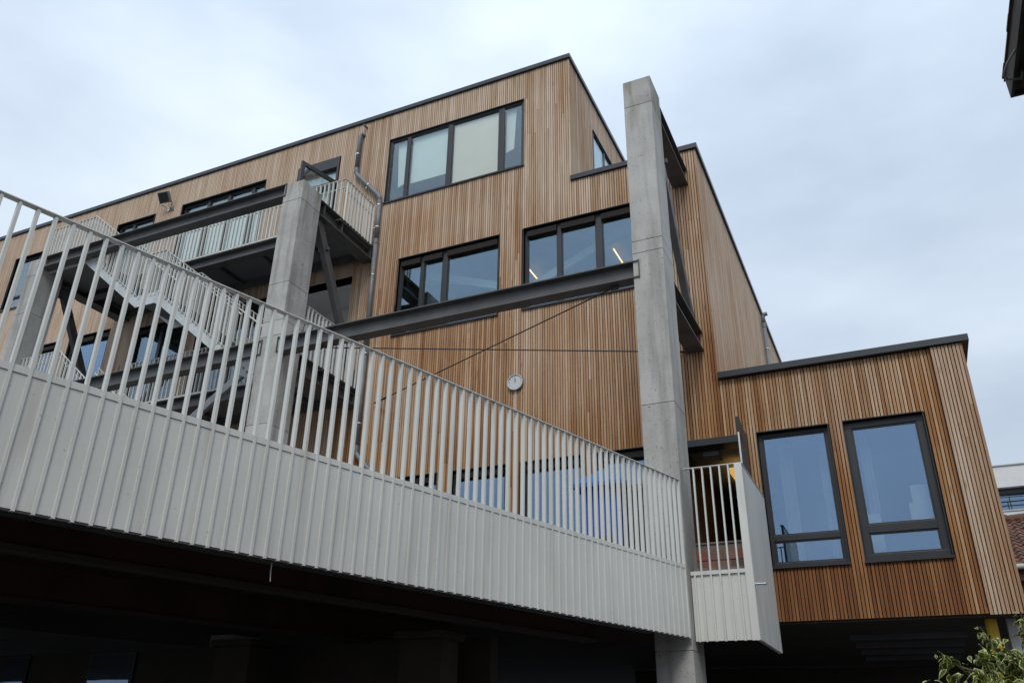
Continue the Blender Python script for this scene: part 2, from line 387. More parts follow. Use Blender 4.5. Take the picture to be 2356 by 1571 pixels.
# side walls (slats facing +x)
def side_slats(X, y0, y1, z0, z1, holes, wx):
    m = MB(); y = y0
    while y < y1:
        yc = y+SW/2; hs = [h[2:] for h in holes if h[0]-0.01 < yc < h[1]+0.01]
        for a, b in cut(z0, z1, hs):
            zc = a + random.uniform(1.5, 4.0); cs = [a]
            while zc < b-0.8: cs.append(zc); zc += random.uniform(2.5, 4.5)
            cs.append(b)
            for s, e in zip(cs, cs[1:]):
                m.box(X-0.024, X-random.uniform(0, 0.004), y, y+SW, s, e-0.002, rnd=random.random(), wx=wx+random.uniform(-0.1, 0.1))
        y += PITCH
    o = put('slat_cladding', m, 'wood', bld); o['kind'] = 'stuff'
SIDEWIN = (14.52, 16.9, 11.0, 12.90)
side_slats(XT, FY+0.03, 18.5, ZM, ZT-0.01, [SIDEWIN], 0.10)
side_slats(XM, FY+0.03, 34, ZW, ZM-0.01, [], 0.34)
side_slats(XW, FY+0.03, 24, ZB, ZW-0.01, [], 0.30)

# copings
def coping(name, b):
    v = b.v; lo = [min(p[i] for p in v) for i in range(3)]; hi = [max(p[i] for p in v) for i in range(3)]
    ax = 0 if hi[0]-lo[0] > hi[1]-lo[1] else 1; n_ = max(1, round((hi[ax]-lo[ax])/3.0)); st_ = (hi[ax]-lo[ax])/n_
    for i_ in range(n_):
        l2, h2 = lo[:], hi[:]; l2[ax] = lo[ax]+i_*st_+(0.002 if i_ else 0); h2[ax] = lo[ax]+(i_+1)*st_-(0.002 if i_ < n_-1 else 0)
        put(name, MB().box(l2[0], h2[0], l2[1], h2[1], l2[2], h2[2]), 'coping_dark', bld, bevel=0.005)
coping('roof_coping', MB().box(-28, XT+0.045, FY-0.045, FY+0.35, ZT, ZT+0.11))
coping('roof_coping', MB().box(XT-0.3, XT+0.045, FY+0.352, 18.6, ZT, ZT+0.11))
coping('roof_coping', MB().box(XT+0.002, XM+0.045, FY-0.045, FY+0.35, ZM, ZM+0.11))
coping('roof_coping', MB().box(XM-0.3, XM+0.045, FY+0.352, 34, ZM, ZM+0.11))
coping('roof_coping', MB().box(XM+0.002, XW+0.10, FY-0.09, FY+0.35, ZW, ZW+0.11))
coping('roof_coping', MB().box(XW-0.3, XW+0.10, FY+0.352, 24, ZW, ZW+0.125))

# windows
def window(key, mulls=(), trans=(), fw=0.055, depth=0.085, glassm='glass', boxes=0.0, sill=True, name='window'):
    x0, x1, z0, z1 = OPEN[key]
    f = MB(); y0, y1 = FY+depth, FY+depth+0.07
    f.box(x0, x1, y0, y1, z0, z0+fw); f.box(x0, x1, y0, y1, z1-fw, z1)
    f.box(x0, x0+fw, y0, y1, z0+fw, z1-fw); f.box(x1-fw, x1, y0, y1, z0+fw, z1-fw)
    xs = [(x0+fw, None)]
    for c, w in mulls: f.box(c-w/2, c+w/2, y0-0.004, y1, z0+fw, z1-fw)
    edges = [x0+fw] + [e for c, w in mulls for e in (c-w/2, c+w/2)] + [x1-fw]
    bays = list(zip(edges[::2], edges[1::2]))
    for c, w in trans:
        for a, b in bays: f.box(a, b, y0, y1, c-w/2, c+w/2)
    # slim sash line round every bay
    fo = put(name, f, 'frame_dark', bld, bevel=0.004)
    zed = [z0+fw] + [e for c, w in trans for e in (c-w/2, c+w/2)] + [z1-fw]
    for a, b in bays:
        for c, d in zip(zed[::2], zed[1::2]):
            s = MB()
            for q in ((a, b, c, c+0.022), (a, b, d-0.022, d)): s.box(q[0], q[1], y0+0.018, y1-0.004, q[2], q[3])
            s.box(a, a+0.022, y0+0.018, y1-0.004, c+0.022, d-0.022); s.box(b-0.022, b, y0+0.018, y1-0.004, c+0.022, d-0.022)
            put('sash', s, 'frame_dark', fo)
            put('pane', MB().box(a+0.015, b-0.015, y0+0.034, y0+0.042, c+0.015, d-0.015), glassm, fo)
        if boxes: put('blind_box', MB().box(a+0.004, b-0.004, FY+0.03, y0+0.016, z1-fw-boxes, z1-fw-0.002), 'membrane', fo)  # box coloured near-black to imitate the shadow in the window-head recess
    l = MB(); t = 0.012
    l.box(x0-t, x0, FY-0.008, y0+0.05, z0-0.01, z1+t); l.box(x1, x1+t, FY-0.008, y0+0.05, z0-0.01, z1+t)
    l.box(x0, x1, FY-0.012, y0+0.05, z1, z1+t); put('lining', l, 'frame_dark', fo)
    if sill: put('sill', MB().box(x0-0.02, x1+0.02, FY-0.035, y0+0.02, z0-0.035, z0-0.001), 'frame_dark', fo)
    return fo
w1 = window('W1', [(-8.85, 0.085), (-7.735, 0.11), (-6.43, 0.125)], glassm='glass_pale', depth=0.035)
w2l = window('W2L', [(-8.26, 0.08), (-7.705, 0.12)], boxes=0.13, glassm='glass_teal')
w2r = window('W2R', [(-5.10, 0.085), (-4.265, 0.125)], boxes=0.13, glassm='glass_teal')
for k in ('L1', 'L2', 'L3', 'L4'): window(k, [], boxes=0.09, depth=0.10)
window('LW', [], [(2.87, 0.085)], fw=0.06, depth=0.10)
window('RW', [], [(2.905, 0.12)], fw=0.10, depth=0.08)
window('U2', [(-15.05, 0.10), (-14.35, 0.10), (-13.55, 0.10)], glassm='glass_pale')
window('U1', [(-17.75, 0.09)], glassm='glass_pale'); window('U0', [(-21.5, 0.08)], [(11.5, 0.06)], glassm='glass_pale')
window('M0', [], boxes=0.1); window('M1', [(-18.1, 0.10)], boxes=0.12); window('M2', [(-15.75, 0.10)], boxes=0.1, glassm='glass_dim'); window('M3', [(-13.4, 0.1)], boxes=0.1, glassm='glass_dim')
# window in the side wall of the tall block
y0, y1, z0, z1 = SIDEWIN
f = MB()
for q in ((y0, y1, z0, z0+.06), (y0, y1, z1-.06, z1), (y0, y0+.06, z0+.06, z1-.06), (y1-.06, y1, z0+.06, z1-.06), (15.30, 15.38, z0+.06, z1-.06)):
    f.box(XT-0.022, XT+0.004, q[0], q[1], q[2], q[3])
f.box(XT+0.004, XT+0.03, y0, y1, z1-0.02, z1+0.02)
fo = put('window', f, 'frame_dark', bld)
for a, b in ((y0+.06, 15.30), (15.38, y1-.06)): put('pane', MB().box(XT-0.030, XT-0.014, a-.01, b+.01, z0+.05, z1-.05), 'render_white' if 0 else 'glass_pale', fo)
put('inner_blind', MB().box(XT-0.036, XT-0.032, y0+.05, y1-.05, z0+.05, z1-.05), 'white_board', fo)
# roller blinds and curtains behind the big top window
yb = FY+0.135
put('roller_blind', MB().box(-8.79, -7.80, yb, yb+0.004, 11.62, 12.93), 'blind', w1)
put('roller_blind', MB().box(-7.66, -6.50, yb-0.03, yb-0.026, 11.20, 12.93), 'blind_cream', w1)
cu = MB(); cu.prism([(-9.22, yb+.02, 12.88), (-8.92, yb+.02, 12.92), (-8.92, yb+.02, 11.70), (-9.14, yb+.02, 11.62)], (0, 0.01, 0)); put('curtain', cu, 'blind', w1)
cu = MB(); cu.prism([(-6.36, yb+.02, 12.92), (-6.12, yb+.02, 12.92), (-6.17, yb+.02, 11.80), (-6.36, yb+.02, 11.74)], (0, 0.01, 0)); put('curtain', cu, 'blind', w1)
for kx in ((-15.8, -15.1), (-15.0, -14.4), (-14.3, -13.6), (-13.5, -13.15)):
    put('roller_blind', MB().box(kx[0], kx[1], FY+0.20, FY+0.204, 10.4, 12.9), 'blind', bld)
# ceiling lights seen through the second-floor glass
for x in (-6.36, -4.38):
    single('ceiling_lamp', MB().box(x-0.010, x+0.010, 14.4, 15.6 if x < -5 else 15.3, 9.47, 9.49), 'lamp_glow',
           'thin warm strip lamp on the ceiling behind the second-floor window %s' % ('above the long beam' if x < -5 else 'beside the tall column'), 'lamp', 'strip lamps on the second-floor ceiling')
single('ceiling_lamp', MB().box(-4.62, -4.60, 14.05, 14.07, 9.50, 9.53), 'lamp_glow', 'tiny round spot lamp above the strip lamp inside second-floor room', 'lamp', 'strip lamps on the second-floor ceiling')
# pale bars added inside both windows to stand in for a reflected band
for a, b, lab in (((-5.95, 13.6, 8.45), (-3.5, 13.6, 9.50), 'pale bar imitating a reflection in the second-floor glass, rising towards the tall column'), ((-8.75, 13.6, 9.42), (-6.35, 13.6, 8.55), 'pale bar imitating a reflection in the second-floor glass, sloping down nearer the drainpipe')):
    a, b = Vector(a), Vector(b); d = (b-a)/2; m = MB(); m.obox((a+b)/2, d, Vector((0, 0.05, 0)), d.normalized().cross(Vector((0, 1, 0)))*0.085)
    single('reflection_bar', m, 'white_board', lab, 'reflection bar')

# doorway of the wing
dr = MB(); x0, x1, z0, z1 = OPEN['DR']
dr.box(x0-.01, x1+.01, FY-0.012, FY+0.33, z1-0.10, z1+0.012); dr.box(x1-0.06, x1, FY-0.01, FY+0.20, z0, z1-0.10); dr.box(x0, x0+0.06, FY-0.01, FY+0.20, z0, z1-0.10)
dfo = put('door_frame', dr, 'frame_dark', bld)
m = MB(); m.quadbox([(x_, y_, z_) for z_ in (2.07, 4.50) for x_, y_ in ((-1.880, 12.02), (-1.832, 12.02), (-1.885, 12.985), (-1.935, 12.985))])
leaf = put('door', m, 'frame_dark', bld, bevel=0.004)
put('edge_strip', MB().box(-1.868, -1.846, 12.012, 12.0205, 2.2, 4.25), 'white_board', leaf)
put('handle', MB().tube([(-1.88, 12.10, 3.1), (-1.93, 12.10, 3.1), (-1.935, 12.22, 3.1)], 0.011, 8), 'chrome', leaf)
put('ceiling', MB().box(-2.95, -1.9, FY+0.34, 16.5, 4.46, 4.5), 'interior', bld)
put('ceiling_box', MB().box(-2.68, -2.42, FY+0.36, FY+0.7, 4.38, 4.46), 'interior', bld)
put('inner_wall', MB().box(-2.97, -2.92, FY+0.34, 16.9, 2.02, 4.45), 'interior_tan', bld)
single('ceiling_lamp', MB().box(-2.40, -2.04, 13.9, 15.3, 4.27, 4.30), 'lamp_yellow', 'lit yellow panel lamp inside the open doorway beside the landing', 'lamp')

# upper gallery door, open, with fanlight
x0, x1, z0, z1 = OPEN['UD']; fr = MB()
for q in ((x0, x0+.06, z0, z1), (x1-.06, x1, z0, z1), (x0+.06, x1-.06, z1-.30, z1), (x0+.06, x1-.06, 12.16, 12.24)): fr.box(q[0], q[1], FY-0.005, FY+0.16, q[2], q[3])
dfo = put('door_frame', fr, 'frame_dark', bld)
put('pane', MB().box(x0+.05, x1-.05, FY+0.10, FY+0.108, 12.23, 12.67), 'glass_pale', dfo)
put('inner_blind', MB().box(x0+.05, x1-.05, FY+0.135, FY+0.14, 12.23, 12.67), 'white_board', dfo)
put('inner_blind', MB().box(x0+.4, x1-.06, FY+0.17, FY+0.175, 10.02, 12.15), 'white_board', dfo)
a = Vector((-10.85, 12.98, 0)); b = Vector((-11.10, 12.02, 0)); d = (b-a); Ln = d.length; d.normalize(); n = Vector((d.y, -d.x, 0))
def lb(s0, s1, z0, z1, t=0.03): 
    c = a + d*((s0+s1)/2); return (c.x, c.y, (z0+z1)/2), d*((s1-s0)/2), n*t, (0, 0, (z1-z0)/2)
m = MB(); m.obox(*lb(0, Ln, 12.10, 12.20)); m.obox(*lb(0, Ln, 10.05, 10.2)); m.obox(*lb(0, .09, 10.2, 12.10)); m.obox(*lb(Ln-.09, Ln, 10.2, 12.10))
leaf = put('door', m, 'frame_dark', bld)
put('pane', MB().obox(*lb(.09, Ln-.09, 10.2, 12.1, 0.006)), 'glass_pale', leaf)
hp = a + d*(Ln-0.05) - n*0.03
put('handle', MB().tube([hp+Vector((0, 0, 11.05)), hp-n*0.04+Vector((0, 0, 11.05)), hp-n*0.04-d*0.12+Vector((0, 0, 11.05))], 0.011, 8), 'chrome', leaf)
# open recess on the lower gallery
x0, x1, z0, z1 = OPEN['RC']
m = MB(); m.box(x0, x1, FY+1.3, FY+1.35, z0, z1); m.box(x0-.05, x0, FY+.03, FY+1.35, z0, z1); m.box(x1, x1+.05, FY+.045, FY+1.35, z0, z1); m.box(x0, x1, FY+.03, FY+1.35, z1, z1+.05)
put('recess_lining', m, 'render_white', bld)

# soffit under the overhanging wing
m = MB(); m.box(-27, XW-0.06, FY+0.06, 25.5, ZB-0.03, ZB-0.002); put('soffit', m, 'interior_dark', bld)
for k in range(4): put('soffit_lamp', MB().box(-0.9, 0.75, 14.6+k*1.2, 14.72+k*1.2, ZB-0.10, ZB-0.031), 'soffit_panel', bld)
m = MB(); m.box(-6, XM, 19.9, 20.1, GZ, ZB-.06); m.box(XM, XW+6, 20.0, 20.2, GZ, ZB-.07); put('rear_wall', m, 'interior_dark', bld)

# ------------------------------------------------------------------ concrete columns
def column(xr, label, joints, pocket=None):
    y0, y1, w = 10.37, 10.955, 0.465
    t = thing('concrete_column', label, 'column', (xr-w/2, 10.66, GZ), 'concrete columns of the gallery frame')
    zs = [GZ] + joints + [10.03]; m = MB()
    for a, b in zip(zs, zs[1:]):
        rv = random.random()
        m.box(xr-w, xr, y0, y1, a+(0.004 if a > GZ else 0), b-0.004, rnd=rv)
        if b < 10: m.box(xr-w+.008, xr-.008, y0+.008, y1-.008, b-0.0041, b+0.0041, rnd=0.0)
    put('shaft', m, 'concrete', t, bevel=0.012)
    return t
c1 = column(-2.40, 'tall concrete column standing at the end of the white terrace parapet beside the landing', [1.04, 4.22, 6.66, 6.87, 9.48])
c2 = column(-9.45, 'concrete column standing beside the grey drainpipe and the upper gallery end', [2.2, 4.9, 6.60, 6.91, 7.71, 9.59])
c3 = column(-16.87, 'concrete column standing under the upper stair landing near the far facade end', [2.2, 5.2, 8.6, 9.6])

# ------------------------------------------------------------------ steel frame
def ibeam_poly(h, w, tf, tw):
    a, b, t = w/2, h/2, tw/2
    return [(-a, -b), (a, -b), (a, -b+tf), (t, -b+tf), (t, b-tf), (a, b-tf), (a, b), (-a, b), (-a, b-tf), (-t, b-tf), (-t, -b+tf), (-a, -b+tf)]
def beam_x(x0, x1, y, z, h, w, label, grp='steel beams of the gallery frame'):
    m = MB(); m.prism([(x0, y+p[0], z+p[1]) for p in ibeam_poly(h, w, 0.018, 0.011)], (x1-x0, 0, 0))
    t = thing('steel_beam', label, 'beam', ((x0+x1)/2, y, z-h/2), grp); put('profile', m, 'steel_dark', t)
    for x in (x0, x1): 
        e = 0.012 if x == x1 else -0.012
        put('end_plate', MB().box(min(x, x+e), max(x, x+e), y-w/2-.01, y+w/2, z-h/2-.01, z+h/2+.01), 'steel_dark', t)
        for dz in (-0.07, 0.07):
            xb = x+0.05*(-1 if x == x1 else 1); put('bolt', MB().tube([(xb, y-0.03, z+dz), (xb, y-0.0054, z+dz)], 0.016, 6), 'zinc', t)
    return t
def beam_y(x, y0, y1, z, h, w, label, grp='steel beams of the gallery frame'):
    m = MB(); m.prism([(x+p[0], y0, z+p[1]) for p in ibeam_poly(h, w, 0.020, 0.012)], (0, y1-y0, 0))
    t = thing('steel_beam', label, 'beam', (x, (y0+y1)/2, z-h/2), grp); put('profile', m, 'steel_dark', t)
    put('stiffener', MB().box(x-w/2+.01, x+w/2-.01, y0+0.20, y0+0.214, z-h/2+.02, z+h/2-.02), 'steel_dark', t)
    return t
beam_x(-9.47, -2.78, 10.46, 6.39, 0.29, 0.22, 'long dark steel beam between the two tall concrete columns crossing the second-floor windows')
beam_x(-16.95, -9.87, 10.46, 9.89, 0.29, 0.22, 'long dark steel beam under the upper stair landing ending on top of the column')
beam_x(-16.95, -9.85, 10.46, 6.40, 0.29, 0.22, 'long dark steel beam under the stair flight at lower gallery level')
for xr, who in ((-2.40, 'column at the parapet end'), (-9.45, 'column beside the drainpipe'), (-16.87, 'column under the stair landing')):
    beam_y(xr-0.18, 10.95, FY+0.02, 9.785, 0.36, 0.30, 'short dark upper steel beam from the facade to the '+who)
    beam_y(xr-0.18, 10.95, FY+0.02, 6.30, 0.36, 0.30, 'short dark lower steel beam from the facade to the '+who)
    p0 = Vector((xr-0.18, 11.15, 9.56)); p1 = Vector((xr-0.18, 12.96, 6.52)); d = (p1-p0)/2; wv = d.normalized().cross(Vector((1, 0, 0)))*0.09
    t = thing('diagonal_brace', 'dark steel diagonal brace between facade and '+who, 'brace', p1, 'diagonal braces of the gallery frame')
    put('strut', MB().obox((p0+p1)/2, d*1.02, Vector((0.06, 0, 0)), wv), 'steel_dark', t, bevel=0.01)
    put('gusset', MB().box(xr-0.19, xr-0.17, 10.95, 11.35, 9.35, 9.606), 'steel_dark', t)
    put('gusset', MB().box(xr-0.30, xr-0.06, 11.42, 11.48, 9.02, 9.10), 'steel_dark', t)
p0 = Vector((-9.95, 10.46, 6.22)); p1 = Vector((-11.9, 10.46, 4.86)); d = (p1-p0)/2
t = thing('diagonal_brace', 'light grey steel diagonal running down from column and lower beam to terrace', 'brace', p1, None)
put('strut', MB().obox((p0+p1)/2, d, Vector((0, 0.04, 0)), d.normalized().cross(Vector((0, 1, 0)))*0.075), 'zinc', t, bevel=0.008)
g_ = MB(); g_.prism([(-9.87, 10.40, 6.25), (-10.40, 10.40, 6.25), (-10.40, 10.40, 5.98), (-10.10, 10.40, 5.86), (-9.87, 10.40, 5.95)], (0, 0.015, 0)); put('gusset', g_, 'zinc', t)
for q in ((-10.22, 6.08), (-10.05, 6.14), (-10.12, 5.98)): put('bolt', MB().tube([(q[0], 10.375, q[1]), (q[0], 10.40, q[1])], 0.018, 6), 'steel_dark', t)
d2 = Vector((-11.9, 10.46, 2.03)); put('foot', MB().box(-11.98, -11.82, 10.38, 10.54, 2.0, 4.9), 'zinc', t)
for a, b, lab in (((-3.20, 10.48, 6.22), (-9.10, 12.95, 6.15), 'thin dark tie rod running from long beam down to drainpipe wall'),
                  ((-8.60, 10.44, 6.20), (-2.73, 12.99, 6.15), 'thin dark tie rod running from the drainpipe column behind the parapet-end column')):
    a, b = Vector(a), Vector(b); t = thing('tie_rod', lab, 'rod', b, 'crossed tie rods under the long beam')
    put('rod', MB().tube([a, b], 0.011, 8), 'rod', t)
    put('turnbuckle', MB().tube([b+(a-b).normalized()*0.05, b+(a-b).normalized()*0.45], 0.020, 8), 'rod', t)
    put('lug', MB().box(a.x-.06, a.x+.06, a.y-.015, a.y+.015, a.z-.04, a.z+0.06), 'rod', t)

# ------------------------------------------------------------------ terrace, parapet
TH = R(17.0); D2 = Vector((math.sin(TH), math.cos(TH), 0)); NO = Vector((math.cos(TH), -math.sin(TH), 0)); C0 = Vector((-2.42, 10.325, 0))
PT, PM, PB = 3.11, 2.035, 1.185
def P(s, off, z): return C0 + D2*s + NO*off + Vector((0, 0, z))
S0 = -10.6
ter = thing('terrace', 'raised terrace with timber soffit behind the white parapet', 'terrace', (-12, 8, GZ))
A = P(-0.02, -0.05, 0); B = P(S0, -0.05, 0)
m = MB(); m.prism([(A.x, A.y, 1.50), (-2.45, 10.8, 1.50), (-2.37, 10.6, 1.50), (-1.70, 10.6, 1.50), (-1.70, 12.15, 1.50), (-1.80, 12.15, 1.50), (-1.80, FY-0.01, 1.50), (-27, FY-0.01, 1.50), (-27, B.y, 1.50), (B.x, B.y, 1.50)], (0, 0, 0.53))
put('slab', m, 'terrace_floor', ter)
# soffit boards running across, each its own board while near
dd = 0.145; k = 0
bs = MB()
for k in range(150):
    s = S0+0.2+k*0.18
    for (o0, o1) in ((-0.12, -3.6), (-3.61, -9.0)):
        c0 = P(s, o0, 1.475); c1_ = P(s, o1, 1.475)
        if c1_.y > 12.9 and c0.y > 12.9: continue
        b_ = MB().obox((c0+c1_)/2, (c1_-c0)/2, D2*0.085, Vector((0, 0, 0.012)))
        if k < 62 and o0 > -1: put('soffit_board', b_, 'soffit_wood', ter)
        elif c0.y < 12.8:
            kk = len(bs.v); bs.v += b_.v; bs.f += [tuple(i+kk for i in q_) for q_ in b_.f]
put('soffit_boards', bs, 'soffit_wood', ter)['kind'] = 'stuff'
def par_beam(off, z0, z1, w, mat, name='joist'):
    c = (P(S0, off, 0)+P(-0.7, off, 0))/2; h = (P(-0.7, off, 0)-P(S0, off, 0))/2
    put(name, MB().obox(c+Vector((0, 0, (z0+z1)/2)), h, NO*w/2, Vector((0, 0, (z1-z0)/2))), mat, ter)
par_beam(-0.10, 1.17, 1.50, 0.10, 'steel_dark', 'edge_beam')
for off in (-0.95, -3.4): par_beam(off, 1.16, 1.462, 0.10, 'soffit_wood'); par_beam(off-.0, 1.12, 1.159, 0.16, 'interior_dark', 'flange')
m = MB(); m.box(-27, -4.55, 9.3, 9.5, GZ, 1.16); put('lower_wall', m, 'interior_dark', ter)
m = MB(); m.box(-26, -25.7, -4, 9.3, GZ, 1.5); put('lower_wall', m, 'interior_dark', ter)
# lower windows catching daylight deep under the terrace
for x0, x1 in ((-13.06, -12.42), (-11.12, -10.2)):
    put('lower_window', MB().box(x0, x1, 9.262, 9.298, 0.55, 1.13), 'frame_dark', ter)
    put('lower_pane', MB().box(x0+0.05, x1-0.05, 9.254, 9.263, 0.6, 1.09), 'glass', ter)
for x, lab in ((-7.65, 'dark concrete post under the terrace between the lower windows'), (-4.98, 'dark concrete post under the terrace nearer the tall column')):
    t = thing('terrace_post', lab, 'post', (x, 8.6, GZ), 'posts under the terrace')
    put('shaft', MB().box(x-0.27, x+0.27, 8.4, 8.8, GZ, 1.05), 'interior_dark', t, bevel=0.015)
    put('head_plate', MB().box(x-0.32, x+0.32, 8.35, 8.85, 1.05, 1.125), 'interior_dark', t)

# baluster parapet
par = thing('terrace_parapet', 'white metal terrace parapet of flat vertical bars over a sheet panel', 'parapet', tuple(P(-5, 0, PB)))
def oriented(s0, s1, off, w, z0, z1):
    c = (P(s0, off, 0)+P(s1, off, 0))/2; return MB().obox(c+Vector((0, 0, (z0+z1)/2)), (P(s1, off, 0)-P(s0, off, 0))/2, NO*w/2, Vector((0, 0, (z1-z0)/2)))
put('top_rail', oriented(S0, 0.0, 0.0, 0.055, PT-0.010, PT), 'white_paint', par, bevel=0.002)
put('mid_rail', oriented(S0, 0.0, 0.010, 0.012, PM-0.047, PM), 'white_paint', par)
s = S0
while s < -0.05:
    e = min(s+1.802, 0.0); put('panel', oriented(s+0.001, e-0.001, 0.008, 0.004, PB, PM-0.004), 'white_paint', par); s = e
put('bottom_flange', oriented(S0, 0.0, -0.020, 0.030, PB-0.006, PB-0.001), 'white_paint', par)
bm_ = MB(); bm_.obox((0, 0, (PT-0.011+PB-0.012)/2), D2*0.010, NO*0.021, Vector((0, 0, (PT-0.011-PB+0.012)/2))); bme = bm_.mesh('baluster')
s = -0.012
while s > S0+0.02:
    put('baluster', bme, 'white_paint', par, loc=P(s, 0.0, 0)); s -= 0.11262
rv = MB(); s = -0.068
while s > -9:
    for z in (1.32, 1.52, 1.72, 1.90):
        c = P(s-0.035, 0.0105, z); rv.tube([c, c+NO*0.0025], [0.004, 0.002], 6)
    s -= 0.11262
put('rivets', rv, 'white_paint', par)['kind'] = 'stuff'
single('hanging_cord', MB().tube([P(-5.75, -0.07, 1.19), P(-5.75, -0.07, 1.10), P(-5.74, -0.075, 1.04)], 0.004, 6), 'cord_white', 'short white cord end hanging below the parapet edge', 'cord')

# landing with railing beside the column, gate side
ld = thing('landing_railing', 'white baluster railing round the landing beside the open doorway', 'railing', (-1.65, 10.5, 1.16))
LX, LY, LT, LM, LB = -1.65, 10.50, 3.30, 1.975, 1.155
put('top_rail', MB().box(-2.38, LX+0.027, LY-0.027, LY+0.027, LT-0.01, LT), 'white_paint', ld)
put('top_rail', MB().box(LX-0.027, LX+0.027, LY+0.028, 12.2, LT-0.01, LT), 'white_paint', ld)
put('mid_rail', MB().box(-2.39, LX-0.02, LY-0.012, LY+0.008, LM-0.047, LM), 'white_paint', ld)
put('panel', MB().box(-2.39, LX-0.006, LY+0.010, LY+0.014, LB, LM-0.004), 'white_paint', ld)
put('panel', MB().box(LX-0.014, LX-0.010, LY+0.03, 12.2, LB, LM), 'white_paint', ld)
put('corner_post', MB().box(LX-0.07, LX+0.022, LY-0.030, LY-0.018, LB-0.01, LT-0.011), 'white_paint', ld)
bx = MB().box(-0.010, 0.010, -0.020, 0.020, LB-0.01, LT-0.011).mesh('baluster')
for k in range(5): put('baluster', bx, 'white_paint', ld, loc=(-2.25+k*0.1125, LY-0.004, 0))
put('baluster', MB().box(-2.345, -2.325, LY-0.024, LY+0.016, LB-0.01, LM), 'white_paint', ld)
by = MB().box(-0.020, 0.020, -0.010, 0.010, LB-0.01, LT-0.011).mesh('baluster')
for ya_, yb_ in ((LY-0.017, 11.02), (11.022, 11.60), (11.602, 12.2)): put('panel', MB().box(LX+0.021, LX+0.024, ya_, yb_, LB, LT-0.035), 'white_paint', ld)
y = LY+0.05
while y < 12.2: put('baluster', by, 'white_paint', ld, loc=(LX, y, 0)); y += 0.1125
put('handle', MB().tube([(LX+0.02, LY+0.03, 1.79), (LX+0.075, LY+0.03, 1.79), (LX+0.085, LY+0.03, 1.79), (LX+0.16, LY+0.02, 1.785)], 0.017, 10), 'chrome', ld)
# low brick wall inside the landing
bw = thing('low_brick_wall', 'low brown brick wall behind the landing railing bars', 'brick wall', (-2.3, 12.7, 2.03))
put('core', MB().box(-2.92, -1.95, 12.62, 12.86, 2.03, 2.76), 'mortar', bw)
bk = MB().box(-0.105, 0.105, -0.012, 0.03, -0.072, 0.072).mesh('brick'); bk2 = MB().box(-0.05, 0.05, -0.012, 0.03, -0.072, 0.072).mesh('brick')
for r_ in range(4):
    for k in range(5):
        xx = -2.80+k*0.22+(0.11 if r_ % 2 else 0)
        if xx < -2.02: put('brick', bk, 'brick', bw, loc=(xx, 12.62+random.uniform(-.004, .004), 2.12+r_*0.158))
put('cap', MB().box(-2.94, -1.93, 12.60, 12.88, 2.76, 2.785), 'mortar', bw)

# blue play hut and dark chest on the terrace
h = thing('play_hut', 'small blue play hut with light blue roof edge on the terrace', 'play hut', (-3.95, 12.3, 2.03))
put('body', MB().box(-4.30, -3.70, 11.95, 12.75, 2.03, 3.68), 'blue_paint', h)
r_ = MB(); r_.prism([(-4.42, 11.80, 3.66), (-3.62, 11.80, 3.66), (-3.62, 11.80, 3.70), (-3.92, 11.80, 3.86), (-4.42, 11.80, 3.70)], (0, 1.1, 0)); put('roof', r_, 'blue_light', h)
put('eave_board', MB().box(-4.44, -3.60, 11.78, 12.92, 3.60, 3.66), 'blue_paint', h)
put('door', MB().box(-4.1, -3.85, 11.93, 11.951, 2.06, 2.86), 'interior_dark', h)
t = thing('storage_chest', 'tall black storage chest beside the blue play hut on the terrace', 'chest', (-3.42, 12.3, 2.03))
put('body', MB().box(-3.585, -3.27, 12.0, 12.7, 2.03, 3.52), 'print_black', t); put('lid', MB().box(-3.585, -3.22, 11.94, 12.74, 3.52, 3.60), 'interior_dark', t)

# ------------------------------------------------------------------ galleries and stairs
BW, BT = 0.020, 0.010
def bar_mesh(hh, along_x): return (MB().box(-BT, BT, -BW, BW, 0, hh) if along_x else MB().box(-BW, BW, -BT, BT, 0, hh)).mesh('baluster')
def rail_x(t, x0, x1, y, z, hgt=1.0, hand=True):
    put('top_rail', MB().box(x0, x1, y-0.022, y+0.022, z+hgt-0.009, z+hgt), 'white_paint', t)
    me = bar_mesh(hgt-0.010+0.035, True); x = x0+0.02
    while x < x1: put('baluster', me, 'white_paint', t, loc=(x, y, z-0.035)); x += 0.1125
    if hand: put('handrail', MB().tube([(x0, y+0.08, z+hgt-0.16), (x1, y+0.08, z+hgt-0.16)], 0.018, 8), 'white_paint', t)
def rail_y(t, y0, y1, x, z, hgt=1.0, hand=0):
    put('top_rail', MB().box(x-0.022, x+0.022, y0+0.024, y1, z+hgt-0.009, z+hgt), 'white_paint', t)
    me = bar_mesh(hgt-0.010+0.035, False); y = y0+0.07
    while y < y1: put('baluster', me, 'white_paint', t, loc=(x, y, z-0.035)); y += 0.1125
    if hand: put('handrail', MB().tube([(x+hand, y0+.08, z+hgt-0.20), (x+hand, y1, z+hgt-0.20)], 0.018, 8), 'white_paint', t)
